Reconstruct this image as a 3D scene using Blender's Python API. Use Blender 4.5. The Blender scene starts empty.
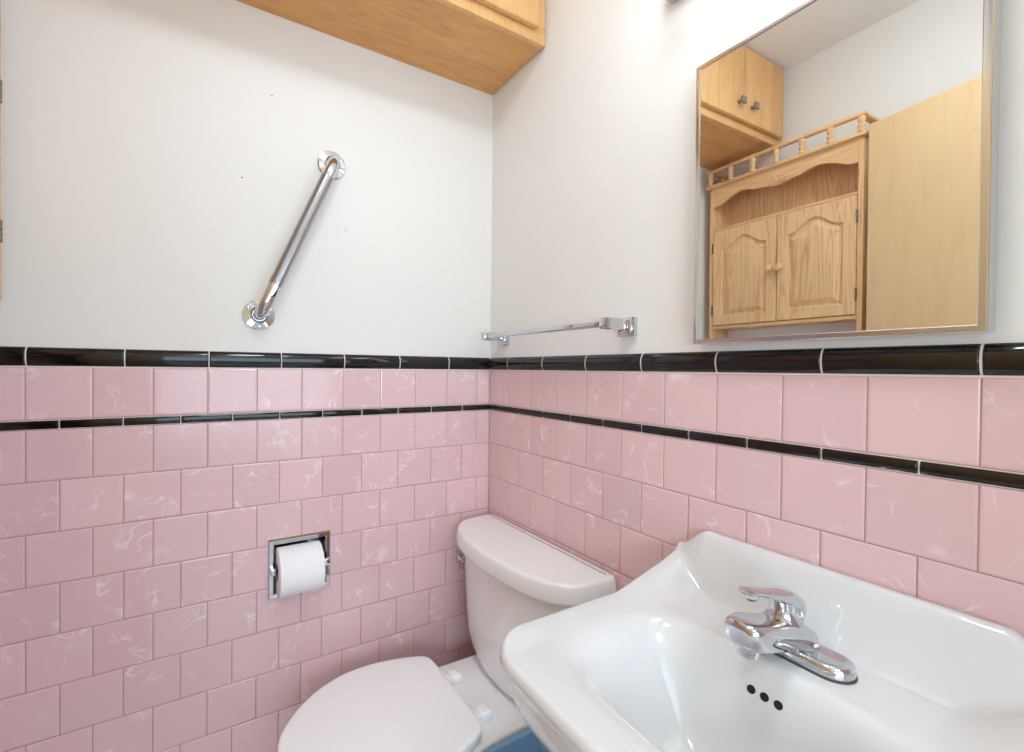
import bpy, bmesh, math, random
from mathutils import Vector, Matrix
random.seed(7)
PI = math.pi
C = bpy.context.scene.collection
FL = 1.2265                     # heights measured from the bottom of the black cap; floor lies this far below
W = 1.282                       # room width (wall_left at x = -W)
D = 1.34                        # room depth (wall_front at y = -D)
CEIL = 1.220
PB = 0.004                      # plaster face lies this far behind the tile face
M_ = 0.1095                     # tile module

# ------------------------------------------------------------------ materials
def srgb(r, g, b):
    f = lambda c: (c/12.92 if c <= .04045 else ((c+.055)/1.055)**2.4)
    return (f(r/255), f(g/255), f(b/255), 1)

def new_mat(name):
    m = bpy.data.materials.new(name); m.use_nodes = True
    nt = m.node_tree; b = nt.nodes['Principled BSDF']
    return m, nt, b

def plain(name, col, rough=.5, metal=0, spec=.5, bump=0, bscale=40, coat=0):
    m, nt, b = new_mat(name)
    b.inputs['Base Color'].default_value = srgb(*col)
    b.inputs['Roughness'].default_value = rough
    b.inputs['Metallic'].default_value = metal
    b.inputs['Specular IOR Level'].default_value = spec
    b.inputs['Coat Weight'].default_value = coat
    if bump:
        tc = nt.nodes.new('ShaderNodeTexCoord'); n = nt.nodes.new('ShaderNodeTexNoise'); bp = nt.nodes.new('ShaderNodeBump')
        n.inputs['Scale'].default_value = bscale; n.inputs['Detail'].default_value = 4
        bp.inputs['Strength'].default_value = bump; bp.inputs['Distance'].default_value = .002
        nt.links.new(tc.outputs['Object'], n.inputs['Vector']); nt.links.new(n.outputs['Fac'], bp.inputs['Height'])
        nt.links.new(bp.outputs['Normal'], b.inputs['Normal'])
    return m

def ramp(nt, stops):
    r = nt.nodes.new('ShaderNodeValToRGB')
    e = r.color_ramp.elements
    while len(e) < len(stops): e.new(.5)
    for i, (p, c) in enumerate(stops):
        e[i].position = p; e[i].color = c
    return r

def wood(name, light, dark, stretch=(12, 12, .9), rough=.42, fig=1.0, rings=0.0, spec=.3):
    """stretched noise: the axis with the small number is the direction of the grain"""
    m, nt, b = new_mat(name)
    N, L = nt.nodes.new, nt.links.new
    tc = N('ShaderNodeTexCoord')
    mp = N('ShaderNodeMapping'); mp.inputs['Scale'].default_value = stretch
    L(tc.outputs['Object'], mp.inputs['Vector'])
    n1 = N('ShaderNodeTexNoise'); n1.inputs['Scale'].default_value = 3.0; n1.inputs['Detail'].default_value = 6; n1.inputs['Distortion'].default_value = 1.2
    n2 = N('ShaderNodeTexNoise'); n2.inputs['Scale'].default_value = 14; n2.inputs['Detail'].default_value = 3
    L(mp.outputs[0], n1.inputs['Vector']); L(mp.outputs[0], n2.inputs['Vector'])
    mix = N('ShaderNodeMix'); mix.inputs[0].default_value = .4
    L(n1.outputs['Fac'], mix.inputs[2]); L(n2.outputs['Fac'], mix.inputs[3])
    fac = mix.outputs[0]
    if rings:
        mp2 = N('ShaderNodeMapping'); mp2.inputs['Scale'].default_value = [s*.55 for s in stretch]
        L(tc.outputs['Object'], mp2.inputs['Vector'])
        n3 = N('ShaderNodeTexNoise'); n3.inputs['Scale'].default_value = 1.6; n3.inputs['Detail'].default_value = 1.5; n3.inputs['Distortion'].default_value = .6
        L(mp2.outputs[0], n3.inputs['Vector'])
        ml = N('ShaderNodeMath'); ml.operation = 'MULTIPLY'; ml.inputs[1].default_value = 16
        fr = N('ShaderNodeMath'); fr.operation = 'PINGPONG'; fr.inputs[1].default_value = .5
        L(n3.outputs['Fac'], ml.inputs[0]); L(ml.outputs[0], fr.inputs[0])
        dbl = N('ShaderNodeMath'); dbl.operation = 'MULTIPLY'; dbl.inputs[1].default_value = 2; L(fr.outputs[0], dbl.inputs[0])
        pw = N('ShaderNodeMath'); pw.operation = 'POWER'; pw.inputs[1].default_value = .6; L(dbl.outputs[0], pw.inputs[0])
        mx2 = N('ShaderNodeMix'); mx2.inputs[0].default_value = rings
        L(fac, mx2.inputs[2]); L(pw.outputs[0], mx2.inputs[3]); fac = mx2.outputs[0]
    md = [(a+c)/2 for a, c in zip(light, dark)]
    w = .20/fig
    r = ramp(nt, [(max(0, .5-w), srgb(*dark)), (.5, srgb(*[(l*2+d)/3 for l, d in zip(light, dark)])), (min(1, .5+w), srgb(*light))])
    L(fac, r.inputs['Fac']); L(r.outputs['Color'], b.inputs['Base Color'])
    b.inputs['Roughness'].default_value = rough
    b.inputs['Specular IOR Level'].default_value = spec
    bp = N('ShaderNodeBump'); bp.inputs['Strength'].default_value = .12; bp.inputs['Distance'].default_value = .001
    L(n2.outputs['Fac'], bp.inputs['Height']); L(bp.outputs['Normal'], b.inputs['Normal'])
    return m

def tile_mat(name, col, vein, rough=.13):
    m, nt, b = new_mat(name)
    N, L = nt.nodes.new, nt.links.new
    tc = N('ShaderNodeTexCoord'); at = N('ShaderNodeAttribute'); at.attribute_name = 'tid'
    sc = N('ShaderNodeVectorMath'); sc.operation = 'SCALE'; sc.inputs['Scale'].default_value = 37
    L(at.outputs['Vector'], sc.inputs[0])
    add = N('ShaderNodeVectorMath'); add.operation = 'ADD'
    L(tc.outputs['Object'], add.inputs[0]); L(sc.outputs[0], add.inputs[1])
    def noise(scale, det, dist, off):
        mp = N('ShaderNodeMapping'); mp.inputs['Location'].default_value = (off, off*1.7, off*.3)
        L(add.outputs[0], mp.inputs['Vector'])
        n = N('ShaderNodeTexNoise'); n.inputs['Scale'].default_value = scale; n.inputs['Detail'].default_value = det; n.inputs['Distortion'].default_value = dist
        L(mp.outputs[0], n.inputs['Vector']); return n.outputs['Fac']
    v = noise(11, 2.5, 1.4, 0)
    s = N('ShaderNodeMath'); s.operation = 'SUBTRACT'; s.inputs[1].default_value = .5; L(v, s.inputs[0])
    a = N('ShaderNodeMath'); a.operation = 'ABSOLUTE'; L(s.outputs[0], a.inputs[0])
    r1 = ramp(nt, [(0, (1, 1, 1, 1)), (.010, (.6, .6, .6, 1)), (.036, (0, 0, 0, 1))]); L(a.outputs[0], r1.inputs['Fac'])
    r2 = ramp(nt, [(.52, (0, 0, 0, 1)), (.70, (1, 1, 1, 1))]); L(noise(17, 1, 0, 5.3), r2.inputs['Fac'])
    mu = N('ShaderNodeMath'); mu.operation = 'MULTIPLY'; L(r1.outputs['Color'], mu.inputs[0]); L(r2.outputs['Color'], mu.inputs[1])
    mu2 = N('ShaderNodeMath'); mu2.operation = 'MULTIPLY'; mu2.inputs[1].default_value = .68; L(mu.outputs[0], mu2.inputs[0])
    # cloudy body colour with a slight change from tile to tile
    hs = N('ShaderNodeHueSaturation'); hs.inputs['Color'].default_value = srgb(*col)
    sp = N('ShaderNodeSeparateXYZ'); L(at.outputs['Vector'], sp.inputs[0])
    mr = N('ShaderNodeMapRange'); mr.inputs['To Min'].default_value = .95; mr.inputs['To Max'].default_value = 1.04; L(sp.outputs['X'], mr.inputs['Value']); L(mr.outputs[0], hs.inputs['Value'])
    mr2 = N('ShaderNodeMapRange'); mr2.inputs['To Min'].default_value = .90; mr2.inputs['To Max'].default_value = 1.08; L(noise(6, 3, .5, 2.2), mr2.inputs['Value']); L(mr2.outputs[0], hs.inputs['Saturation'])
    mx = N('ShaderNodeMix'); mx.data_type = 'RGBA'; L(mu2.outputs[0], mx.inputs[0]); L(hs.outputs['Color'], mx.inputs[6]); mx.inputs[7].default_value = srgb(*vein)
    L(mx.outputs[2], b.inputs['Base Color'])
    b.inputs['Roughness'].default_value = rough
    bp = N('ShaderNodeBump'); bp.inputs['Strength'].default_value = .05; bp.inputs['Distance'].default_value = .004
    L(noise(14, 2, 0, 9), bp.inputs['Height']); L(bp.outputs['Normal'], b.inputs['Normal'])
    return m

def floor_mat():
    m, nt, b = new_mat('floor_mosaic')
    N, L = nt.nodes.new, nt.links.new
    tc = N('ShaderNodeTexCoord'); br = N('ShaderNodeTexBrick')
    br.offset = 0; br.inputs['Scale'].default_value = 1; br.inputs['Brick Width'].default_value = .05; br.inputs['Row Height'].default_value = .05; br.inputs['Mortar Size'].default_value = .0025
    br.inputs['Color1'].default_value = srgb(205, 203, 200); br.inputs['Color2'].default_value = srgb(214, 212, 209); br.inputs['Mortar'].default_value = srgb(150, 146, 142)
    L(tc.outputs['Object'], br.inputs['Vector']); L(br.outputs['Color'], b.inputs['Base Color']); b.inputs['Roughness'].default_value = .3
    return m

def emit(name, col, power):
    m, nt, b = new_mat(name)
    b.inputs['Base Color'].default_value = srgb(*col); b.inputs['Emission Color'].default_value = srgb(*col); b.inputs['Emission Strength'].default_value = power
    return m

MAT = dict(
    plaster=plain('white_paint', (228, 225, 221), .55, bump=.08, bscale=60, spec=.3),
    ceiling=plain('ceiling_paint', (240, 239, 238), .7, spec=.2),
    tile=tile_mat('pink_marbled_tile', (223, 189, 191), (246, 233, 234)),
    black=plain('black_glazed_tile', (16, 13, 14), .07, spec=.6, bump=.03, bscale=9),
    grout_pink=plain('pink_grout', (178, 140, 141), .8),
    grout_white=plain('white_grout', (226, 214, 206), .8),
    maple=wood('honey_maple', (222, 170, 112), (196, 138, 82), (1.2, 7, 9), .4, 1.0),
    maple_v=wood('honey_maple_upright', (226, 180, 124), (204, 152, 98), (9, 9, .9), .4, .9),
    oak=wood('light_oak', (230, 190, 144), (200, 154, 108), (16, 16, 1.1), .4, 1.1, .30),
    oak_h=wood('light_oak_lengthwise', (228, 186, 138), (202, 153, 106), (16, 1.1, 16), .4, 1.0, .2),
    birch=wood('birch_door', (224, 193, 150), (212, 179, 135), (7, 7, .8), .45, .8),
    chrome=plain('chrome', (206, 208, 212), .05, 1),
    chrome_dark=plain('worn_chrome', (200, 204, 212), .10, 1),
    knurl=plain('satin_chrome', (166, 166, 168), .30, 1),
    steel=plain('stainless_steel', (205, 203, 200), .16, 1),
    antique=plain('antique_pewter', (150, 136, 118), .5, .5),
    brass=plain('aged_brass', (110, 96, 70), .4, .8),
    porcelain=plain('white_porcelain', (213, 213, 213), .07, spec=.55, coat=.3),
    seat=plain('white_seat_plastic', (243, 243, 244), .22),
    china=plain('white_vitreous_china', (236, 236, 236), .09, spec=.55, coat=.2),
    paper=plain('toilet_paper', (240, 240, 242), .9, bump=.2, bscale=200),
    card=plain('cardboard_core', (168, 146, 120), .9),
    blue=plain('blue_plastic', (106, 136, 162), .12),
    dark=plain('black_hole', (12, 11, 11), .6),
    rubber=plain('grey_gasket', (70, 68, 66), .6),
    floor=floor_mat(),
    mirror=plain('mirror_silver', (238, 240, 239), .0, 1),
    bulb=emit('lit_bulb', (238, 248, 255), 3.0),
    fill_glow=emit('added_fill_glow', (231, 245, 255), 16.0),  # glow of the added ceiling light
)

# ------------------------------------------------------------------ mesh helpers
def tag(o, label=None, cat=None, group=None, kind=None):
    if label: o['label'] = label
    if cat: o['category'] = cat
    if group: o['group'] = group
    if kind: o['kind'] = kind
    return o

def thing(name, loc, label, cat, group=None):
    o = bpy.data.objects.new(name, None); C.objects.link(o)
    o.empty_display_size = .05
    o.location = loc
    return tag(o, label, cat, group)

def world_origin(p):
    v = Vector((0, 0, 0))
    while p is not None:
        v += Vector(p.location); p = p.parent
    return v

def build(name, bm, mat, parent=None, sharp=35, origin=None, smooth=True, recalc=True):
    if recalc: bmesh.ops.recalc_face_normals(bm, faces=bm.faces[:])
    me = bpy.data.meshes.new(name)
    off = world_origin(parent) if parent else Vector(origin or (0, 0, 0))
    bm.transform(Matrix.Translation(-off))
    bm.to_mesh(me); bm.free()
    if smooth:
        me.shade_smooth(); me.set_sharp_from_angle(angle=math.radians(sharp))
    for m in (mat if isinstance(mat, (list, tuple)) else [mat]):
        me.materials.append(MAT[m])
    o = bpy.data.objects.new(name, me); C.objects.link(o)
    if parent: o.parent = parent
    elif origin: o.location = origin
    return o

def struct(name, bm, mat, parent=None, **k):
    o = build(name, bm, mat, parent, **k)
    if not parent: o['kind'] = 'structure'
    return o

def NB(): return bmesh.new()

def box(bm, x0, x1, y0, y1, z0, z1, bev=0, seg=2, mtx=None):
    m = Matrix.Translation(((x0+x1)/2, (y0+y1)/2, (z0+z1)/2)) @ Matrix.Diagonal((abs(x1-x0), abs(y1-y0), abs(z1-z0), 1))
    if mtx: m = mtx @ m
    r = bmesh.ops.create_cube(bm, size=1, matrix=m)
    if bev:
        es = list({e for v in r['verts'] for e in v.link_edges})
        bmesh.ops.bevel(bm, geom=es, offset=bev, segments=seg, affect='EDGES', profile=.5)

def loft(bm, loops, closed=True, cap0=False, cap1=False):
    vs = [[bm.verts.new(p) for p in l] for l in loops]
    n = len(vs[0])
    for a, b in zip(vs, vs[1:]):
        for i in range(n if closed else n-1):
            j = (i+1) % n
            try: bm.faces.new((a[i], a[j], b[j], b[i]))
            except ValueError: pass
    if cap0: bm.faces.new(vs[0][::-1])
    if cap1: bm.faces.new(vs[-1])
    return vs

def frame_of(d):
    d = Vector(d).normalized()
    up = Vector((0, 0, 1)) if abs(d.z) < .9 else Vector((1, 0, 0))
    a = d.cross(up).normalized(); b = a.cross(d).normalized()
    return a, b, d

def lathe(bm, base, axis, prof, n=24, cap0=True, cap1=True):
    """prof: (radius, distance along axis)"""
    a, b, d = frame_of(axis); base = Vector(base)
    loops = [[base + d*h + (a*math.cos(2*PI*k/n) + b*math.sin(2*PI*k/n))*max(r, 1e-5) for k in range(n)] for r, h in prof]
    loft(bm, loops, True, cap0, cap1)

def tube(bm, path, rad, n=16, caps=True, flat=1.0):
    path = [Vector(p) for p in path]
    rads = rad if isinstance(rad, (list, tuple)) else [rad]*len(path)
    loops = []; prev = None
    for i, p in enumerate(path):
        t = (path[min(i+1, len(path)-1)] - path[max(i-1, 0)]).normalized()
        if prev is None: a, b, _ = frame_of(t)
        else:
            a = (prev - t*prev.dot(t)).normalized(); b = a.cross(t)
        prev = a
        loops.append([p + (a*math.cos(2*PI*k/n) + b*math.sin(2*PI*k/n)*flat)*rads[i] for k in range(n)])
    loft(bm, loops, True, caps, caps)

def bezier(p0, p1, p2, n=8):
    p0, p1, p2 = Vector(p0), Vector(p1), Vector(p2)
    return [p0*(1-t)**2 + p1*2*t*(1-t) + p2*t*t for t in [k/n for k in range(n+1)]]

def prism(bm, poly, fn, c0, c1):
    """poly in (a, b); fn maps (a, b, c) to a point"""
    lo = [bm.verts.new(fn(a, b, c0)) for a, b in poly]; hi = [bm.verts.new(fn(a, b, c1)) for a, b in poly]
    n = len(poly)
    bm.faces.new(lo[::-1]); bm.faces.new(hi)
    for i in range(n): bm.faces.new((lo[i], lo[(i+1) % n], hi[(i+1) % n], hi[i]))

def catmull(pts, per=6, closed=False):
    out = []; n = len(pts)
    g = (lambda i: pts[i % n]) if closed else (lambda i: pts[max(0, min(n-1, i))])
    for i in range(n if closed else n-1):
        p0, p1, p2, p3 = [Vector(g(i+k)) for k in (-1, 0, 1, 2)]
        for k in range(per):
            t = k/per
            out.append(.5*((2*p1) + (p2-p0)*t + (2*p0-5*p1+4*p2-p3)*t*t + (3*p1-p0-3*p2+p3)*t**3))
    if not closed: out.append(Vector(pts[-1]))
    return out

def inset(poly, d):
    n = len(poly); out = []
    area = sum(poly[i][0]*poly[(i+1) % n][1] - poly[(i+1) % n][0]*poly[i][1] for i in range(n))
    s = 1 if area > 0 else -1
    for i in range(n):
        p, q, r = Vector(poly[i-1][:2]), Vector(poly[i][:2]), Vector(poly[(i+1) % n][:2])
        e1, e2 = (q-p), (r-q)
        if e1.length < 1e-7: e1 = e2
        if e2.length < 1e-7: e2 = e1
        e1.normalize(); e2.normalize()
        n1, n2 = Vector((-e1.y, e1.x))*s, Vector((-e2.y, e2.x))*s
        b = n1+n2; b = b/max(.35, (b.length_squared/2))
        out.append((q.x+b.x*d, q.y+b.y*d))
    return out

def qstep(x):
    x = max(0., min(1., x)); return x*x*x*(x*(6*x-15)+10)

def Z(r): return r + FL
def sstep(x):
    x = max(0., min(1., x)); return x*x*(3-2*x)

# ------------------------------------------------------------------ the room
HOLE = (.532, .670, Z(-.585), Z(-.454))        # opening in wall_back for the recessed paper holder (s0, s1, z0, z1)

bm = NB()
t = .12
s0, s1, h0, h1 = HOLE
for a, b, c, d in ((-.12, W+.12, 0, h0), (-.12, W+.12, h1, Z(CEIL)), (-.12, s0, h0, h1), (s1, W+.12, h0, h1)):
    box(bm, -b, -a, PB, PB+t, c, d)
wall_back = struct('wall_back', bm, 'plaster')
bm = NB(); box(bm, PB, PB+t, -D-.12, PB, 0, Z(CEIL)); wall_right = struct('wall_right', bm, 'plaster')
bm = NB(); box(bm, -W-PB-t, -W-PB, -D-.12, PB, 0, Z(CEIL)); wall_left = struct('wall_left', bm, 'plaster')
DX0, DX1, DH = -1.030, -.19, 2.045             # doorway in wall_front
bm = NB()
box(bm, -W-PB, DX0-.02, -D-.12, -D, 0, Z(CEIL)); box(bm, DX1+.02, PB, -D-.12, -D, 0, Z(CEIL)); box(bm, DX0-.02, DX1+.02, -D-.12, -D, DH+.02, Z(CEIL))
wall_front = struct('wall_front', bm, 'plaster')
bm = NB(); box(bm, -2.6, 1.4, -2.9, .3, -.1, 0); struct('floor', bm, 'floor', origin=(0, 0, 0))
bm = NB(); box(bm, -2.6, 1.4, -2.9, .3, Z(CEIL), Z(CEIL)+.1); struct('ceiling', bm, 'ceiling')
# hallway outside the doorway
bm = NB(); box(bm, -2.6, -2.5, -2.9, -D-.12, 0, Z(CEIL)); struct('wall_hall_left', bm, 'plaster')
bm = NB(); box(bm, 1.3, 1.4, -2.9, -D-.12, 0, Z(CEIL)); struct('wall_hall_right', bm, 'plaster')
bm = NB(); box(bm, -2.5, -W-PB-t, -D-.12, -D-.02, 0, Z(CEIL)); box(bm, PB+t, 1.3, -D-.12, -D-.02, 0, Z(CEIL)); struct('wall_hall_front', bm, 'plaster')
WX0, WX1, WZ0, WZ1 = -2.1, .55, .70, 1.90     # opening made up for the added hall daylight
bm = NB()
box(bm, -2.5, WX0, -2.9, -2.8, 0, Z(CEIL)); box(bm, WX1, 1.3, -2.9, -2.8, 0, Z(CEIL)); box(bm, WX0, WX1, -2.9, -2.8, 0, WZ0); box(bm, WX0, WX1, -2.9, -2.8, WZ1, Z(CEIL))
struct('wall_hall_back', bm, 'plaster')
# door casing
bm = NB()
for x0, x1, z0, z1 in ((DX0-.02, DX0, 0, DH), (DX1, DX1+.02, 0, DH), (DX0-.02, DX1+.02, DH, DH+.02)):
    box(bm, x0, x1, -D-.12, -D, z0, z1)
for x0, x1, z0, z1 in ((DX0-.075, DX0-.01, 0, DH+.06), (DX1+.01, DX1+.075, 0, DH+.06), (DX0-.01, DX1+.01, DH, DH+.06)):
    box(bm, x0, x1, -D-.002, -D+.012, z0, z1, .003)
struct('trim_1', bm, 'birch')

# ---- tiled wainscot
def tile_field(parent, P, L, off0, off1, caps, hole=None, skip=None):
    bmt, bmg, bmk, bmw = NB(), NB(), NB(), NB()
    tid = bmt.faces.layers.float_vector.new('tid')
    def tile(a, b, z0, z1):
        idv = Vector((random.random(), random.random(), random.random()))
        tl = [random.uniform(-.0004, .0004) for _ in range(2)]; bv = random.uniform(.55, 1.25)
        def ring(i, d):
            cs = [(a+i, z0+i), (b-i, z0+i), (b-i, z1-i), (a+i, z1-i)]
            return [bmt.verts.new(P(s, z, d + tl[0]*((s-a)/(b-a)-.5) + tl[1]*((z-z0)/(z1-z0)-.5))) for s, z in cs]
        r = [ring(0, -.0022), ring(.0004, -.0010*bv), ring(.0018, -.00035*bv), ring(.0040, 0)]
        fs = []
        for u, v in zip(r, r[1:]):
            for k in range(4): fs.append(bmt.faces.new((u[k], u[(k+1) % 4], v[(k+1) % 4], v[k])))
        fs.append(bmt.faces.new(r[-1]))
        for f in fs: f[tid] = idv
    def cut_tile(a, b, z0, z1):
        tile(a, b, z0, z1)
    g = .0006
    def row(z0, z1, off):
        js = [0.0]; s = off
        while s < L: js.append(s); s += M_
        js.append(L)
        for a, b in zip(js, js[1:]):
            if b-a > .006: cut_tile(a+g, b-g, z0+g, z1-g)
    row(Z(-.1123)+.001, Z(0)-.001, off0)
    k = 0
    while True:
        z1 = Z(-.1314-M_*k); z0 = max(0, z1-M_)
        if z1 < .02: break
        row(z0, z1 - (.001 if k == 0 else 0), off1 if k % 2 else off0)
        k += 1
    if hole:
        for co_, no_ in ((P(hole[0], 0, 0), (1, 0, 0)), (P(hole[1], 0, 0), (1, 0, 0)), (P(0, hole[2], 0), (0, 0, 1)), (P(0, hole[3], 0), (0, 0, 1))):
            bmesh.ops.bisect_plane(bmt, geom=bmt.verts[:]+bmt.edges[:]+bmt.faces[:], plane_co=co_, plane_no=no_, dist=1e-5)
        bad = [f for f in bmt.faces if -hole[1] < f.calc_center_median().x < -hole[0] and hole[2] < f.calc_center_median().z < hole[3]]
        bmesh.ops.delete(bmt, geom=bad, context='FACES')
    # grout bed
    def slab(b, sa, sb, z0, z1, d0, d1):
        prism(b, [(sa, z0), (sb, z0), (sb, z1), (sa, z1)], P, d0, d1)
    if hole:
        for a, b, c, d in ((0, L, 0, hole[2]), (0, L, hole[3], Z(-.1123)), (0, hole[0], hole[2], hole[3]), (hole[1], L, hole[2], hole[3])): slab(bmg, a, b, c, d, -PB, -.0013)
    else: slab(bmg, 0, L, 0, Z(-.1123), -PB, -.0013)
    slab(bmg, 0, L, Z(-.1123), Z(0), -PB, -.0013)
    slab(bmw, 0, L, Z(-.1318), Z(-.1119), -PB, -.0003); slab(bmw, 0, L, Z(-.0014), Z(.002), -PB, -.0003)
    # black bullnose cap pieces
    def strip(bmx, a, b, prof):
        n = len(prof)
        l0 = [bmx.verts.new(P(a+.0008, z, d-.0012)) for z, d in prof]
        l1 = [bmx.verts.new(P(a+.002, z, d)) for z, d in prof]
        m1 = [bmx.verts.new(P(a+.0032, z, d+.0001)) for z, d in prof]
        m2 = [bmx.verts.new(P(b-.0032, z, d+.0001)) for z, d in prof]
        l2 = [bmx.verts.new(P(b-.002, z, d)) for z, d in prof]
        l3 = [bmx.verts.new(P(b-.0008, z, d-.0012)) for z, d in prof]
        for u, v in ((l0, l1), (l1, m1), (m1, m2), (m2, l2), (l2, l3)):
            for i in range(n-1): bmx.faces.new((u[i], u[i+1], v[i+1], v[i]))
        bmx.faces.new(l0); bmx.faces.new(l3[::-1])
    cap = [(Z(0.0012), -.003), (Z(0.002), .0004), (Z(.006), .0032)] + [(Z(.006 + .034*q), .0032 + .0030*math.sin(PI*min(1, q*1.1))) for q in (.2, .4, .6, .75)] + \
          [(Z(.0345), .0030), (Z(.0385), .0006), (Z(.0408), -.0035)]
    wcap = [(z, d-.0012) for z, d in cap]
    js = [0.0] + [s for s in (caps[0]+caps[1]*k for k in range(20)) if .01 < s < L] + [L]
    for a, b in zip(js, js[1:]): strip(bmk, a+.0004, b-.0004, cap)
    l0 = [bmw.verts.new(P(.001, z, d)) for z, d in wcap]; l1 = [bmw.verts.new(P(L-.001, z, d)) for z, d in wcap]
    for i in range(len(cap)-1): bmw.faces.new((l0[i], l0[i+1], l1[i+1], l1[i]))
    build('tile_cap', bmk, 'black', parent, sharp=50)
    # narrow black liner
    bml = NB()
    lin = [(Z(-.1311), -.002), (Z(-.1303), .0008), (Z(-.127), .0022), (Z(-.1225), .0027), (Z(-.117), .0022), (Z(-.1135), .0008), (Z(-.1127), -.002)]
    js = [0.0]; s = off1
    while s < L: js.append(s); s += M_
    js.append(L)
    for a, b in zip(js, js[1:]):
        if b-a > .01: strip(bml, a+.0003, b-.0003, lin)
    build('tile_liner', bml, 'black', parent, sharp=50)
    build('tile_field', bmt, 'tile', parent, smooth=False)
    build('grout', bmg, 'grout_pink', parent, smooth=False)
    build('white_grout', bmw, 'grout_white', parent, sharp=50)

tile_field(wall_back, lambda s, z, d: (-s, -d, z), W, .0500, .1054, (.1562, .1645), HOLE)
tile_field(wall_right, lambda s, z, d: (-d, -s, z), D, .1060, .0520, (.1045, .1645))
tile_field(wall_left, lambda s, z, d: (-W+d, -s, z), D, .0500, .1054, (.155, .1645))

# small nail holes left in the plaster
bm = NB()
for x, r in ((-.675, .700), (-.744, .476), (-.483, .386)):
    lathe(bm, (x, PB+.0005, Z(r)), (0, -1, 0), [(.0022, 0), (.0018, .0009)], 8)
build('nail_hole', bm, 'rubber', wall_back)

# ------------------------------------------------------------------ upper cabinet across wall_back
CABY, CZ0 = -.262, .908
cab = thing('wall_cabinet', (-W/2, -.13, Z(CZ0)), 'honey maple cabinet spanning the wall under the ceiling above the toilet', 'cabinet')
bm = NB()
box(bm, -W+.001, -.001, -.245, .003, Z(CZ0), Z(CZ0)+.012)
box(bm, -W+.001, -W+.016, -.245, .003, Z(CZ0)+.012, Z(CEIL)-.001); box(bm, -.016, -.001, -.245, .003, Z(CZ0)+.012, Z(CEIL)-.001)
box(bm, -W+.016, -.016, -.006, .003, Z(CZ0)+.012, Z(CEIL)-.001)
build('carcass', bm, 'maple', cab)
bm = NB()
f0, f1 = -.264, -.245
box(bm, -W+.001, -.001, f0, f1, Z(.905), Z(.950), .0015)
box(bm, -W+.001, -.001, f0, f1, Z(1.195), Z(CEIL)-.001, .0015)
for a, b in ((-W+.001, -W+.04), (-.04, -.001), (-.72, -.56)):
    box(bm, a, b, f0+.0003, f1, Z(.945), Z(1.20), .0015)
build('face_frame', bm, 'maple_v', cab)
for i, (a, b, kn) in enumerate(((-1.255, -.990, -1.030), (-.986, -.724, -.948), (-.556, -.296, -.330), (-.292, -.038, -.258))):
    bm = NB(); box(bm, a, b, f0-.019, f0-.0005, Z(.934), Z(1.207), .004, 3)
    d = build('door', bm, 'maple_v', cab)
    bm = NB()
    kz = Z(.990)
    lathe(bm, (kn, f0-.019, kz), (0, -1, 0), [(.007, 0), (.006, .004), (.0045, .012), (.006, .016)], 12)
    box(bm, kn-.013, kn+.013, f0-.043, f0-.034, kz-.013, kz+.013, .003)
    build('knob', bm, 'antique', d)
    hx = a-.003 if i % 2 == 0 else b+.003
    for hz in (.955, 1.165):
        bm = NB()
        lathe(bm, (hx, f0-.004, Z(hz)), (0, 0, 1), [pt for q in range(5) for pt in ((.0024, q*.0085), (.0032, q*.0085+.001), (.0032, q*.0085+.0068), (.0024, q*.0085+.0078))], 8)
        build('hinge', bm, 'brass', d)

# ------------------------------------------------------------------ oak cabinet on wall_left
OX = -1.170                                    # front plane of the side panels
YL, YR = -.033, -.574
oak = thing('bathroom_cabinet', (-W, (YL+YR)/2, Z(.131)), 'light oak cabinet with arched doors and spindle gallery hung on the wall', 'cabinet')
back = -W-.003
for ya, yb in ((YL, YL-.016), (YR+.016, YR)):
    bm = NB(); box(bm, back, OX, yb, ya, Z(.131), Z(.793), .002); build('side_panel', bm, 'oak', oak)
bm = NB(); box(bm, back, back+.006, YR+.016, YL-.016, Z(.180), Z(.793)); build('back_panel', bm, 'oak', oak)
bm = NB(); box(bm, back+.006, OX-.001, YR+.016, YL-.016, Z(.178), Z(.1915), .002); build('bottom_rail', bm, 'oak_h', oak)
bm = NB(); box(bm, back+.006, OX-.004, YR+.016, YL-.016, Z(.604), Z(.615), .002); build('shelf', bm, 'oak_h', oak)
bm = NB(); box(bm, back, OX+.014, YR-.010, YL+.010, Z(.793), Z(.806), .004, 3); build('top_board', bm, 'oak_h', oak)
# scalloped apron, a = distance from YL toward the camera
Lw = (YL-.016)-(YR+.016)
ap = [(0, .793), (Lw, .793)]
ctrl = [(0, .712), (.03, .716), (.07, .736), (.11, .748), (.145, .745), (.175, .735), (.205, .733), (.225, .728), (Lw/2, .722)]
half = [(p.x, p.y) for p in catmull([(a, b, 0) for a, b in ctrl], 5)]
low = half + [(Lw-a, b) for a, b in half[::-1][1:]]
bm = NB()
prism(bm, ap + [(a, b) for a, b in low[::-1]], lambda a, b, c: (OX-.003-c, YL-.016-a, Z(b)), 0, .012)
apron = build('apron', bm, 'oak_h', oak)
bm = NB()
yc = (YL+YR)/2
for k in range(9):                              # carved shell on the middle of the apron
    an = PI*(.06+.88*k/8); q = Vector((0, math.cos(an), math.sin(an)))
    tube(bm, [Vector((OX-.002, yc, Z(.730)))+q*.006, Vector((OX-.0005, yc, Z(.730)))+q*.022, Vector((OX-.002, yc, Z(.730)))+q*.032], [.0012, .0036, .0026], 8)
build('shell_carving', bm, 'oak', apron)
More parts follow.
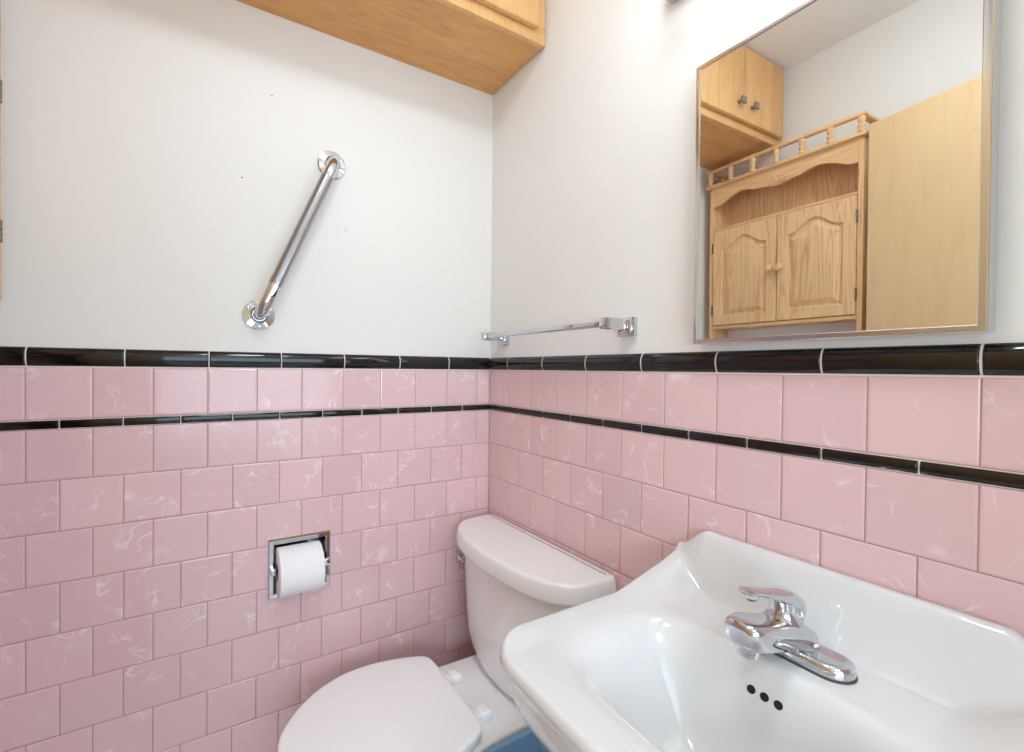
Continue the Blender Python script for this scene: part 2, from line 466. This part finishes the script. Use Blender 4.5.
# gallery
bm = NB()
gx = OX+.006
box(bm, gx-.012, gx+.010, YR-.008, YL+.008, Z(.859), Z(.872), .004, 3)
for y in (YL-.006, YR+.006): box(bm, back, gx-.011, y-.011, y+.011, Z(.859), Z(.872), .004, 3)
build('gallery_rail', bm, 'oak_h', oak)
prof = [(.010, 0), (.0115, .004), (.0105, .008), (.0070, .011), (.0085, .016), (.0108, .021), (.0108, .024), (.0070, .028), (.0085, .033), (.0115, .039), (.0118, .045), (.0095, .049), (.0105, .0535)]
for k in range(7):
    bm = NB(); lathe(bm, (gx, YL-.006+(YR-YL+.012)*k/6, Z(.8058)), (0, 0, 1), prof, 14); build('spindle', bm, 'oak', oak)
for y in (YL-.006, YR+.006):
    bm = NB(); lathe(bm, (back+.03, y, Z(.8058)), (0, 0, 1), prof, 14); build('spindle', bm, 'oak', oak)

def panel_door(y0, y1, z0, z1, knob_y, hinge_y):
    """raised panel door with an arched top; y0 nearer wall_back"""
    w, h = y0-y1, z1-z0
    x0 = OX-.0155
    P = lambda a, b, c: (x0+c, y0-a, z0+b)
    m = .036
    cx = w/2; iw = w-2*m
    sh = h-.083                                # shoulder height of the arch
    arch = []
    n = 22
    for k in range(n+1):
        q = k/n; a = w-m-iw*q
        e = abs(2*q-1)
        rise = .044*(math.cos(PI*min(1, e/.93))*.5+.5)
        arch.append((a, sh+rise))
    inner = [(m, .040), (w-m, .040)] + arch
    outer = [(0, 0), (w, 0)] + [(w if k == 0 else 0 if k == n else a, h) for k, (a, b) in enumerate(arch)]
    T = .0185
    loops2 = [(outer, 0), (outer, T-.003), (inset(outer, .003), T), (inner, T), (inset(inner, .002), T-.005), (inset(inner, .005), T-.009), (inset(inner, .009), T-.009), (inset(inner, .026), T-.0005), (inset(inner, .0275), T)]
    bm = NB()
    loft(bm, [[P(a, b, c) for a, b in l] for l, c in loops2], True, True, True)
    d = build('door', bm, 'oak', oak, sharp=25)
    bm = NB()
    lathe(bm, (x0+T, knob_y, Z(.399)), (1, 0, 0), [(.008, 0), (.0065, .004), (.0075, .010), (.0135, .015), (.015, .020), (.013, .026), (.007, .029)], 20)
    build('knob', bm, 'oak', d)
    for hz in (.262, .530):
        bm = NB()
        lathe(bm, (x0+T-.001, hinge_y, Z(hz-.022)), (0, 0, 1), [pt for q in range(4) for pt in ((.0024, q*.011), (.0033, q*.011+.001), (.0033, q*.011+.009), (.0024, q*.011+.0103))], 8)
        build('hinge', bm, 'brass', d)
ym = -.3065
panel_door(YL-.018, ym+.0012, Z(.1935), Z(.602), ym+.017, YL-.0165)
panel_door(ym-.0012, YR+.018, Z(.1935), Z(.602), ym-.017, YR+.0165)

# ------------------------------------------------------------------ the open room door
a0 = Vector((-1.150, -.592, 0)); dirv = Vector((.135, -.645, 0)).normalized(); nrm = Vector((-dirv.y, dirv.x, 0))*1
if nrm.x < 0: nrm = -nrm
Lx = .745
mt = Matrix(((dirv.x, nrm.x, 0, a0.x), (dirv.y, nrm.y, 0, a0.y), (0, 0, 1, 0), (0, 0, 0, 1)))
bm = NB(); box(bm, 0, Lx, -.035, 0, .012, 2.042, .0025, 2, mt)
door1 = struct('door_1', bm, 'birch')
bm = NB()
for sgn in (1, -1):
    ax = nrm*sgn; p = a0 + dirv*.065 + Vector((0, 0, .95)) + (nrm*(-.035) if sgn < 0 else Vector((0, 0, 0)))
    lathe(bm, p, ax, [(.031, 0), (.031, .004), (.014, .008), (.011, .018)], 24)
build('door_knob', bm, 'brass', door1)

# ------------------------------------------------------------------ mirror on wall_right
my0, my1, mz0, mz1 = -.736, -1.103, .053, .566
mir = thing('wall_mirror', (-.0325, my0, Z(mz0)), 'rectangular steel framed mirror on the wall above the sink', 'mirror')
wv, hv = my0-my1, mz1-mz0
o = Vector(mir.location)
Pm = lambda a, b, c: (o.x-c, o.y-a, o.z+b)
rect = [(0, 0), (wv, 0), (wv, hv), (0, hv)]
fw = .0085
bm = NB()
loft(bm, [[Pm(a, b, c) for a, b in l] for l, c in ((rect, -.028), (rect, .0), (inset(rect, .001), .0008), (inset(rect, .0022), .0012), (inset(rect, fw-.0008), .0018), (inset(rect, fw), .0012), (inset(rect, fw), -.001))], True, True, False)
build('frame', bm, 'steel', mir, sharp=20)
bm = NB()
ri = inset(rect, fw-.001)
vs = [bm.verts.new(Pm(a, b, 0)) for a, b in ri]; bm.faces.new(vs)
vs2 = [bm.verts.new(Pm(a, b, -.004)) for a, b in ri]; bm.faces.new(vs2[::-1])
for k in range(4): bm.faces.new((vs[k], vs[(k+1) % 4], vs2[(k+1) % 4], vs2[k]))
build('mirror_glass', bm, 'mirror', mir, smooth=False)
mir.rotation_euler = (0, -.0037, -.0108)

# ------------------------------------------------------------------ vanity light above the mirror
van = thing('vanity_light', (PB, -.91, Z(.80)), 'chrome vanity light bar with round bulbs above the mirror', 'lamp')
bm = NB(); box(bm, -.030, PB+.001, -1.165, -.655, Z(.750), Z(.862), .006, 3); build('back_plate', bm, 'steel', van)
for k in range(4):
    y = -.725-.123*k
    bm = NB(); lathe(bm, (-.030, y, Z(.806)), (-1, 0, 0), [(.030, 0), (.030, .006), (.022, .012), (.020, .022)], 24); so = build('socket', bm, 'chrome', van)
    bm = NB(); pr = [(.018, 0)] + [(.050*math.sin(an), .050+.014-.050*math.cos(an)) for an in [PI*(.16+.84*j/12) for j in range(13)]]
    lathe(bm, (-.048, y, Z(.806)), (-1, 0, 0), pr, 24); build('bulb', bm, 'bulb', so)

# ------------------------------------------------------------------ added ceiling light, out of view, brightens the room
cl = thing('added_ceiling_light', (-.62, -.90, Z(CEIL)), 'added round light on the ceiling that brightens the bathroom', 'lamp')
bm = NB(); lathe(bm, (-.62, -.90, Z(CEIL)+.0005), (0, 0, -1), [(.150, 0), (.152, .012), (.146, .020)], 40); build('added_light_base', bm, 'steel', cl)
bm = NB(); lathe(bm, (-.62, -.90, Z(CEIL)-.018), (0, 0, -1), [(.140, 0), (.138, .016), (.120, .036), (.085, .050), (.04, .057), (.004, .058)], 40); build('added_light_dome', bm, 'fill_glow', cl)

# ------------------------------------------------------------------ grab bar
F1, F2 = Vector((-.7036, PB, Z(.1358))), Vector((-.5225, PB, Z(.557)))
gb = thing('grab_bar', F1, 'slanted chrome grab bar screwed to the white wall above the paper holder', 'grab bar')
dv = (F2-F1).normalized(); out = Vector((0, -1, 0))
for F in (F1, F2):
    bm = NB(); lathe(bm, F, out, [(.0385, 0), (.0385, .003), (.036, .006), (.022, .0085), (.0185, .013), (.0165, .018)], 36)
    fl = build('flange', bm, 'chrome', gb)
    for an in (.5, 2.6, 4.7):
        bm = NB(); lathe(bm, F+Vector((math.cos(an)*.029, -.0052, math.sin(an)*.029)), out, [(.0052, 0), (.0048, .002), (.002, .0032)], 12)
        build('screw', bm, 'chrome_dark', fl)
R = .0158; so_ = .052
E1 = bezier(F1+out*.010, F1+out*so_, F1+out*so_+dv*.048, 9); E2 = bezier(F2+out*so_-dv*.048, F2+out*so_, F2+out*.010, 9)
bm = NB(); tube(bm, E1+[F1+out*so_+dv*.078], R, 24); build('elbow', bm, 'chrome', gb)
bm = NB(); tube(bm, [F2+out*so_-dv*.060]+E2, R, 24); build('elbow', bm, 'chrome', gb)
bm = NB(); tube(bm, [F1+out*so_+dv*.0775, F2+out*so_-dv*.0595], R+.0002, 24); build('grip_tube', bm, 'knurl', gb)

# ------------------------------------------------------------------ towel bar
tb = thing('towel_bar', (PB, -.32, Z(.10)), 'square chrome towel bar on the right wall beside the corner', 'towel bar')
bx, bz = -.068, .1045
for y in (-.080, -.560):
    bm = NB()
    box(bm, -.008, PB+.001, y-.022, y+.022, Z(.079), Z(.122), .003, 2)
    box(bm, -.016, -.007, y-.017, y+.017, Z(.085), Z(.118), .003, 2)
    box(bm, bx-.013, -.014, y-.011, y+.011, Z(bz-.012), Z(bz+.013), .003, 2)
    build('bracket', bm, 'chrome', tb)
bm = NB(); box(bm, bx-.0085, bx+.0085, -.570, -.066, Z(bz-.0065), Z(bz+.0065), .0015, 2); build('bar', bm, 'chrome', tb)

# ------------------------------------------------------------------ recessed paper holder and roll
hx0, hx1, hz0, hz1 = -.680, -.5215, -.596, -.443
ph = thing('paper_holder', ((hx0+hx1)/2, 0, Z(hz0)), 'square chrome toilet paper holder recessed into the pink tiles', 'toilet paper holder')
Ph = lambda a, b, c: (a, -c, b)
r0 = [(hx0, Z(hz0)), (hx1, Z(hz0)), (hx1, Z(hz1)), (hx0, Z(hz1))]
bm = NB()
loft(bm, [[Ph(a, b, c) for a, b in l] for l, c in ((r0, .0005), (r0, .004), (inset(r0, .003), .008), (inset(r0, .011), .0085), (inset(r0, .0145), .0055), (inset(r0, .016), -.003))])
build('frame', bm, 'chrome', ph, sharp=25)
bm = NB()
ri = inset(r0, .0155)
za, zb = ri[0][1], ri[2][1]; xa, xb = ri[0][0], ri[1][0]
zc_, rr = (za+zb)/2, (zb-za)/2
arc = [(zc_ - rr*math.cos(an), .003 + .060*math.sin(an)) for an in [PI*k/16 for k in range(17)]]
for x in (xa, xb):
    bm.faces.new([bm.verts.new((x, y, z)) for z, y in arc])
loft(bm, [[(xa, y, z) for z, y in arc], [(xb, y, z) for z, y in arc]], False)
build('niche', bm, 'chrome_dark', ph)
RZ, RY = -.525, -.017
for x, s in ((xa-.002, 1), (xb+.002, -1)):
    bm = NB()
    box(bm, min(x-s*.010, x+s*.008), max(x-s*.010, x+s*.008), -.022, -.004, Z(RZ-.006), Z(RZ+.012), .003, 2)
    lathe(bm, (x+s*.006, -.013, Z(RZ+.003)), (s, 0, 0), [(.006, 0), (.006, .014)], 14)
    build('post', bm, 'chrome', ph)
bm = NB(); tube(bm, [(xa+.010, -.012, Z(RZ+.002)), (xb-.010, -.012, Z(RZ+.002))], .0085, 18); build('roller', bm, 'chrome', ph)
roll = thing('toilet_paper', ((hx0+hx1)/2-.003, RY, Z(RZ)), 'white toilet paper roll held in the chrome holder', 'toilet paper')
xl, xr = -.660, -.551
bm = NB()
RR = .061; Rc = .020
ang = [2*PI*k/48 for k in range(48)]
ring = lambda x, r: [(x, RY+.001+r*math.cos(q), Z(RZ)+r*math.sin(q)) for q in ang]
loft(bm, [ring(xl+.001, Rc), ring(xl, Rc+.001), ring(xl, RR-.003), ring(xl+.002, RR), ring(xr-.002, RR), ring(xr, RR-.003), ring(xr, Rc+.001), ring(xr-.001, Rc)])
build('paper', bm, 'paper', roll)
bm = NB(); loft(bm, [ring(xl+.0005, Rc), ring(xr-.0005, Rc), ring(xr-.0005, Rc-.0016), ring(xl+.0005, Rc-.0016), ring(xl+.0005, Rc)]); build('core', bm, 'card', roll)

# ------------------------------------------------------------------ toilet
TY = -.290
toi = thing('toilet', (-.35, TY, 0), 'white two piece toilet with closed lid in the tiled corner', 'toilet')
def sym(half, per=5):
    """half outline (x, half width) from the rear centre round to the front centre -> closed loop of (x, dy)"""
    h = [(p.x, p.y) for p in catmull([(a, b, 0) for a, b in half], per)]
    h = [(a, max(0, b)) for a, b in h]
    return h + [(a, -b) for a, b in h[::-1][1:-1]]
def at(l, z, s=1.0, c=(-.33, 0), dy=0):
    return [(c[0]+(a-c[0])*s, TY+dy+c[1]+(b-c[1])*s, z) for a, b in l]
# bowl with pedestal and rear deck
bo = sym([(-.040, 0), (-.040, .06), (-.045, .108), (-.060, .132), (-.10, .1405), (-.17, .142), (-.25, .144), (-.30, .151), (-.36, .170), (-.43, .180), (-.51, .175), (-.58, .146), (-.635, .100), (-.668, .050), (-.680, 0)])
bm = NB()
dk = Z(-.822)
loft(bm, [at(bo, dk, .93), at(bo, dk, .975), at(bo, dk-.004, .992), at(bo, dk-.012, 1.0), at(bo, dk-.045, 1.0), at(bo, dk-.060, .985), at(bo, dk-.11, .93), at(bo, dk-.19, .80, (-.29, 0)), at(bo, dk-.27, .68, (-.27, 0)), at(bo, dk-.33, .62, (-.27, 0)), at(bo, .045, .62, (-.27, 0)), at(bo, .02, .68, (-.27, 0)), at(bo, 0.001, .69, (-.27, 0))], True, True, True)
build('bowl', bm, 'china', toi, sharp=60)
# seat ring and lid
ld = sym([(-.279, 0), (-.279, .07), (-.280, .118), (-.284, .137), (-.300, .152), (-.345, .169), (-.40, .182), (-.45, .187), (-.51, .182), (-.57, .160), (-.62, .127), (-.660, .085), (-.685, .043), (-.693, 0)])
cc = (-.47, 0); LDY = .014
bm = NB()
loft(bm, [at(ld, dk+.003, .955, cc, LDY), at(ld, dk+.004, .97, cc, LDY), at(ld, dk+.007, .978, cc, LDY), at(ld, dk+.013, .978, cc, LDY), at(ld, dk+.016, .965, cc, LDY), at(ld, dk+.016, .93, cc, LDY), at(ld, dk+.013, .70, cc, LDY), at(ld, dk+.006, .66, cc, LDY), at(ld, dk+.003, .68, cc, LDY), at(ld, dk+.003, .955, cc, LDY)])
build('seat', bm, 'seat', toi, sharp=60)
bm = NB()
loft(bm, [at(ld, dk+.019, .90, cc, LDY), at(ld, dk+.017, .97, cc, LDY), at(ld, dk+.017, .99, cc, LDY), at(ld, dk+.020, .999, cc, LDY), at(ld, dk+.025, 1.0, cc, LDY), at(ld, dk+.029, .995, cc, LDY), at(ld, dk+.0315, .982, cc, LDY), at(ld, dk+.0325, .955, cc, LDY), at(ld, dk+.033, .90, cc, LDY), at(ld, dk+.0335, .5, cc, LDY), at(ld, dk+.0337, .1, cc, LDY)], True, True, True)
build('lid', bm, 'seat', toi, sharp=60)
for dy in (.072, -.072):
    bm = NB()
    box(bm, -.286, -.238, TY+dy-.014, TY+dy+.014, dk-.001, dk+.017, .004, 3)
    box(bm, -.262, -.232, TY+dy-.017, TY+dy+.017, dk-.001, dk+.022, .005, 3)
    build('hinge', bm, 'seat', toi)
# tank
tk = [(-.012, 0), (-.012, .12), (-.013, .20), (-.018, .228), (-.040, .239), (-.085, .238), (-.118, .228), (-.146, .200), (-.168, .158), (-.183, .10), (-.190, .05), (-.191, 0)]
def tk_at(z, sy, sx, p=1.0):
    l = sym(tk)
    return [(-.012+(a+.012)*sx, TY+b*sy, z) for a, b in l]
bm = NB()
loft(bm, [tk_at(Z(-.818), .50, .80), tk_at(Z(-.815), .64, .86), tk_at(Z(-.800), .76, .90), tk_at(Z(-.775), .855, .935), tk_at(Z(-.740), .915, .955), tk_at(Z(-.69), .945, .965), tk_at(Z(-.62), .965, .98), tk_at(Z(-.56), .98, .99), tk_at(Z(-.512), .995, 1.0), tk_at(Z(-.500), .99, .995)], True, True, True)
build('tank', bm, 'china', toi, sharp=60)
tl = [(-.008, 0), (-.008, .14), (-.009, .235), (-.014, .250), (-.030, .2545), (-.075, .2535), (-.118, .246), (-.145, .228), (-.170, .194), (-.189, .142), (-.199, .08), (-.203, .035), (-.204, 0)]
def tl_at(z, e):
    l = sym(tl); l2 = inset(l, -e)
    return [(min(a, -.007), TY+b, z) for a, b in l2]
bm = NB()
loft(bm, [tl_at(Z(-.508), -.012), tl_at(Z(-.510), .003), tl_at(Z(-.507), .006), tl_at(Z(-.500), .007), tl_at(Z(-.482), .005), tl_at(Z(-.472), .0025), tl_at(Z(-.4675), .0005), tl_at(Z(-.465), -.0025), tl_at(Z(-.4642), -.007), tl_at(Z(-.464), -.018)], True, True, True)
build('tank_lid', bm, 'china', toi, sharp=60)
bm = NB()
lp, ld_ = Vector((-.138, -.079, Z(-.572))), Vector((-.62, .78, 0)).normalized()
lathe(bm, lp-ld_*.004, ld_, [(.015, 0), (.015, .006), (.010, .010), (.008, .015), (.011, .017), (.0125, .022), (.011, .028), (.006, .031)], 18)
tube(bm, [lp+ld_*.022, lp+ld_*.022+Vector((.012, .006, -.020)), lp+ld_*.022+Vector((.020, .010, -.042))], [.006, .0055, .007], 12)
build('flush_lever', bm, 'chrome', toi)

# ------------------------------------------------------------------ sink
SY, HW, DKZ = -.940, .230, -.388
snk = thing('sink', (0, SY, Z(-.60)), 'white porcelain wall hung sink with a raised back under the mirror', 'sink')
RC = .062; ROLL = .015
def uf(v):
    tt = (v-SY)/HW; return .470-.006*tt*tt
def u_out(v):
    d = HW-abs(v-SY); u = uf(v)
    if d < RC: u -= RC-math.sqrt(max(0, RC*RC-(RC-d)**2))
    return u
def height(u, v):
    tt = abs(v-SY)/HW; e = HW-abs(v-SY)
    k = sstep((.052-e)/.052)                                    # 1 at the side ends
    # raised back: steep in the middle, a long swoop at either end
    top = .096
    steep = top if u <= .022 else (top*(1-sstep((u-.020)/.050)**.8) if u < .070 else 0)
    if u < .022: steep = top - .011*(1-math.sqrt(max(0, 1-((.012-u)/.012)**2))) if u < .012 else top
    swoop = .059*max(0, 1-u/.20)**1.2
    a_, b_ = steep*(1-.38*k), swoop*sstep((.085-e)/.085)
    dm = max(.018-abs(a_-b_), 0)/.018
    s = max(a_, b_) + dm*dm*.018*.25*sstep(e/.02)*min(1, min(a_, b_)/.008)
    rim = .004*sstep((.05-e)/.05)*sstep((u-.05)/.1)
    f = qstep((u-.152)/.092)*qstep((uf(v)-.026-u)/.18)*qstep((e-.028)/.17)
    fb = sstep((u-.30)/.12)
    return DKZ + s + rim - .145*f
bm = NB()
NU, NV = 120, 190
rows = []
vv = []
for j in range(NV+1):
    q = -math.cos(PI*j/NV)*.5 + (2*j/NV-1)*.5
    vv.append(SY - q*(HW-.0004))
us0 = [0, .0015, .004, .008, .012, .017, .022, .026, .030, .034, .038, .042, .046, .050, .054, .058, .062, .066, .070, .076, .084, .095]
NF = 150
grid = []
for v in vv:
    uo = u_out(v)
    row = []
    for u in us0: row.append((u, v))
    for k in range(1, NF+1):
        row.append((.095+(uo-.095)*k/NF, v))
    grid.append(row)
base = .0012
gv = [[bm.verts.new((-(u+base), v, Z(height(u, v)))) for u, v in r] for r in grid]
for a, b in zip(gv, gv[1:]):
    for i in range(len(a)-1): bm.faces.new((a[i], a[i+1], b[i+1], b[i]))
nU = len(grid[0])
edge = [gv[0][i] for i in range(nU)] + [gv[j][nU-1] for j in range(1, NV)] + [gv[NV][i] for i in range(nU-1, -1, -1)]
ep = [v.co.copy() for v in edge]
nrmls = []
for i, p in enumerate(ep):
    tn = (ep[min(i+1, len(ep)-1)]-ep[max(i-1, 0)]); tn.z = 0
    if tn.length < 1e-9: tn = Vector((1, 0, 0))
    tn.normalize(); n = Vector((tn.y, -tn.x, 0))
    if n.dot(p-Vector((-.22, SY, p.z))) < 0: n = -n
    nrmls.append(n)
nrmls[0] = Vector((0, 1, 0)); nrmls[-1] = Vector((0, -1, 0))
cen = Vector((-.20, SY, 0))
prev = edge
def addloop(pts):
    global prev
    cur = [bm.verts.new(p) for p in pts]
    for i in range(len(cur)-1): bm.faces.new((prev[i], prev[i+1], cur[i+1], cur[i]))
    prev = cur
for an in (.25, .5, .75, 1.0):
    th = an*PI/2
    addloop([p + n*ROLL*math.sin(th)*.55 - Vector((0, 0, ROLL*(1-math.cos(th)))) for p, n in zip(ep, nrmls)])
def under(z, s, mixz):
    pts = []
    for p, n in zip(ep, nrmls):
        q = p + n*ROLL*.55
        x = min(-base, cen.x+(q.x-cen.x)*(s if q.x < cen.x else 1)); y = cen.y+(q.y-cen.y)*s
        zz = Z(DKZ+z); pz = p.z+z
        pts.append(Vector((x, y, pz*(1-mixz)+zz*mixz)))
    return pts
for z, s, mz in ((-.018, .990, .2), (-.022, .978, .4), (-.035, .972, .6), (-.055, .955, .8), (-.080, .915, 1), (-.11, .85, 1), (-.14, .76, 1), (-.17, .64, 1), (-.19, .48, 1), (-.205, .22, 1)):
    addloop(under(z, s, mz))
bm.faces.new(prev)
build('basin', bm, 'porcelain', snk, sharp=75)
def surf(u, v): return Vector((-(u+base), v, Z(height(u, v))))
def surf_n(u, v):
    e = .002
    a = surf(u+e, v)-surf(u-e, v); b = surf(u, v+e)-surf(u, v-e)
    n = a.cross(b).normalized()
    return n if n.z > 0 else -n
for hv_ in (-.927, -.9435, -.960):
    u = .185; p = surf(u, hv_); n = surf_n(u, hv_)
    bm = NB()
    lathe(bm, p-n*.001, n, [(.0053, .0), (.0053, .0016)], 20)
    build('overflow_hole', bm, 'dark', snk)
bm = NB(); p = surf(.30, SY); lathe(bm, p-Vector((0, 0, .003)), (0, 0, 1), [(.030, 0), (.030, .0045), (.026, .006), (.021, .004), (.019, .0045), (.010, .006)], 28); build('drain', bm, 'chrome', snk)
bm = NB(); tube(bm, [(-.30, SY, Z(-.585))] + bezier((-.30, SY, .42), (-.30, SY, .33), (-.235, SY, .33), 6) + bezier((-.20, SY, .33), (-.15, SY, .33), (-.15, SY, .42), 6) + [(-.148, SY, .45), (-.005, SY, .45)], .018, 16); build('trap_pipe', bm, 'chrome_dark', snk)

# ------------------------------------------------------------------ faucet
FX, FY, FZ = -.112, -.935, Z(DKZ)
fct = thing('faucet', (FX, FY, FZ), 'chrome single lever faucet standing on the white sink', 'faucet')
def stadium(hl, hw, n=14):
    pts = []
    for k in range(n+1): an = -PI/2+PI*k/n; pts.append((hw*math.sin(an), (hl-hw)+hw*math.cos(an)))
    for k in range(n+1): an = PI/2+PI*k/n; pts.append((hw*math.sin(an), -(hl-hw)+hw*math.cos(an)))
    return pts
def fl(pts, z): return [(FX+a, FY+b, FZ+z) for a, b in pts]
bm = NB(); loft(bm, [fl(stadium(.0787, .0277), -.001), fl(stadium(.0787, .0277), .0028)], True, True, True); build('gasket', bm, 'rubber', fct)
bm = NB()
def plate(pts, f):
    """height of the base plate: two low wings with dished tops, rising to the middle"""
    return [(FX+a, FY+b, FZ+f(abs(b))) for a, b in pts]
wing = lambda b: .017 + .012*sstep((.050-b)/.040)
loft(bm, [fl(stadium(.0775, .0265), .003), plate(stadium(.0775, .0265), lambda b: wing(b)-.006), plate(stadium(.0755, .0245), lambda b: wing(b)-.001), plate(stadium(.073, .022), lambda b: wing(b)), plate(stadium(.070, .019), lambda b: wing(b)-.0005), plate(stadium(.065, .014), lambda b: wing(b)-.0035*sstep((b-.028)/.01)), plate(stadium(.052, .006), lambda b: wing(b)-.0045*sstep((b-.028)/.01))], True, True, True)
build('base', bm, 'chrome', fct, sharp=50)
# spout: rounded box sections from the body out over the basin
bm = NB()
def section(x, zc, hw, hh, p=3.2, n=28):
    out_ = []
    for k in range(n):
        an = 2*PI*k/n; c, s = math.cos(an), math.sin(an)
        out_.append((x, FY+hw*math.copysign(abs(c)**(2/p), c), FZ+zc+hh*math.copysign(abs(s)**(2/p), s)))
    return out_
loft(bm, [section(FX+.024, .016, .022, .013), section(FX+.018, .020, .031, .018), section(FX, .026, .031, .0215), section(FX-.03, .034, .029, .0185), section(FX-.06, .0415, .027, .0185, 3.8), section(FX-.09, .0485, .0255, .0182, 4.2), section(FX-.108, .0535, .024, .0170, 4.2), section(FX-.116, .055, .0215, .0165, 3.6), section(FX-.121, .0555, .017, .0145, 3), section(FX-.1225, .0555, .010, .010, 2.6)], True, True, True)
build('spout', bm, 'chrome', fct, sharp=60)
bm = NB(); lathe(bm, (FX-.100, FY, FZ+.040), (0, 0, -1), [(.0150, 0), (.0150, .008), (.0130, .010), (.0130, .015), (.0095, .0152)], 22); build('aerator', bm, 'chrome', fct)
bm = NB()
lathe(bm, (FX-.012, FY, FZ+.034), (-.06, 0, 1), [(.027, 0), (.0265, .008), (.0235, .015), (.0185, .021), (.0155, .028), (.016, .038), (.017, .044)], 24)
build('ball_joint', bm, 'chrome', fct)
bm = NB()
def lsec(x, z, hw, hh, tilt):
    out_ = []
    for k in range(20):
        an = 2*PI*k/20; c, s = math.cos(an), math.sin(an)
        h_ = hh*math.copysign(abs(s)**.8, s)
        out_.append((FX+x+h_*math.sin(tilt), FY+hw*math.copysign(abs(c)**.8, c), FZ+z+h_*math.cos(tilt)))
    return out_
lv = [(.008, .030, .010, .004, 1.5), (.012, .042, .0150, .007, 1.4), (.012, .056, .0180, .010, 1.15), (.004, .070, .0190, .012, .8), (-.012, .0795, .0180, .0115, .4), (-.034, .0865, .016, .009, .1), (-.058, .094, .0138, .0065, -.1), (-.082, .1015, .0122, .0052, -.2), (-.105, .1075, .0105, .0044, -.2), (-.115, .1095, .006, .003, -.2)]
loft(bm, [lsec(*q) for q in lv], True, True, True)
build('lever', bm, 'chrome', fct, sharp=60)
bm = NB(); lathe(bm, (FX-.094, FY, FZ+.103), (0, 0, -1), [(.0095, 0), (.0095, .005), (.0065, .009)], 16); build('lever_button', bm, 'chrome', fct)

# ------------------------------------------------------------------ blue waste bin beside the toilet
bn = thing('waste_bin', (-.180, -.588, 0), 'blue plastic bin between the toilet and the sink', 'bin')
def rrect(hx, hy, r, n=6):
    pts = []
    for cx_, cy_, a0_ in ((hx-r, hy-r, 0), (-hx+r, hy-r, PI/2), (-hx+r, -hy+r, PI), (hx-r, -hy+r, 1.5*PI)):
        for k in range(n+1): an = a0_+PI/2*k/n; pts.append((cx_+r*math.cos(an), cy_+r*math.sin(an)))
    return pts
def bl(hx, hy, r, z): return [(-.180+a, -.588+b, z) for a, b in rrect(hx, hy, r)]
bm = NB()
H = .430
loft(bm, [bl(.10, .075, .05, .002), bl(.105, .08, .05, .02), bl(.148, .118, .035, H-.025), bl(.154, .125, .038, H-.022), bl(.156, .127, .038, H-.004), bl(.152, .123, .036, H), bl(.142, .113, .030, H-.003), bl(.138, .109, .028, H-.02), bl(.100, .075, .05, .03), bl(.06, .04, .03, .012)], True, True, True)
build('shell', bm, 'blue', bn, sharp=50)

# ------------------------------------------------------------------ light
def area(name, loc, rot, sx, sy, power, col, spread=PI):
    l = bpy.data.lights.new(name, 'AREA'); l.shape = 'RECTANGLE'; l.size = sx; l.size_y = sy; l.energy = power; l.color = col; l.spread = spread
    o_ = bpy.data.objects.new(name, l); C.objects.link(o_); o_.location = loc; o_.rotation_euler = rot
    return o_
# added unseen hall lights: blue daylight, shadow-casting light, overhead fill
area('added_hall_daylight', ((WX0+WX1)/2, -2.79, (WZ0+WZ1)/2), (PI/2, 0, 0), WX1-WX0, WZ1-WZ0, 13, (.61, .83, 1.0))  # added blue source filling the made-up window opening
area('added_hall_shadow_light', (-1.20, -2.15, Z(-.08)), (PI/2, 0, math.radians(-25)), .26, .34, 3.2, (.76, .89, 1))  # added unseen light, placed for the direction of the shadows
area('added_hall_overhead_fill', (-.65, -2.1, Z(CEIL)-.02), (0, 0, 0), .5, .5, 5, (.88, .95, 1))  # added overhead fill with no fitting
w = bpy.data.worlds.new('daylight'); bpy.context.scene.world = w; w.use_nodes = True
w.node_tree.nodes['Background'].inputs[0].default_value = (.75, .87, 1, 1); w.node_tree.nodes['Background'].inputs[1].default_value = .6

# ------------------------------------------------------------------ camera
cam = bpy.data.cameras.new('camera'); co = bpy.data.objects.new('camera', cam); C.objects.link(co)
FPX, YAW, PIT, ROL = 452.3959, math.radians(29.8516), math.radians(-.6204), math.radians(.5300)
CX, CY = 461.636, 373.637
fwd = Vector((math.sin(YAW)*math.cos(PIT), math.cos(YAW)*math.cos(PIT), math.sin(PIT)))
rgt = Vector((math.cos(YAW), -math.sin(YAW), 0)); upv = rgt.cross(fwd)
r2 = rgt*math.cos(ROL)+upv*math.sin(ROL); u2 = upv*math.cos(ROL)-rgt*math.sin(ROL)
mw = Matrix(((r2.x, u2.x, -fwd.x, -.82878), (r2.y, u2.y, -fwd.y, -1.25530), (r2.z, u2.z, -fwd.z, Z(.003995)), (0, 0, 0, 1)))
co.matrix_world = mw
cam.sensor_width = 36; cam.sensor_fit = 'HORIZONTAL'; cam.lens = FPX/1024*36
cam.shift_x = (512-CX)/1024; cam.shift_y = (CY-376)/1024
cam.clip_start = .005
S = bpy.context.scene
S.camera = co
vs_ = S.view_settings
vs_.view_transform = 'Standard'; vs_.look = 'None'; vs_.gamma = 1; vs_.use_curve_mapping = False; vs_.exposure = 1.05
S.cycles.max_bounces = 12; S.cycles.diffuse_bounces = 8; S.cycles.glossy_bounces = 8
S.cycles.use_denoising = True
S.cycles.sample_clamp_indirect = 6
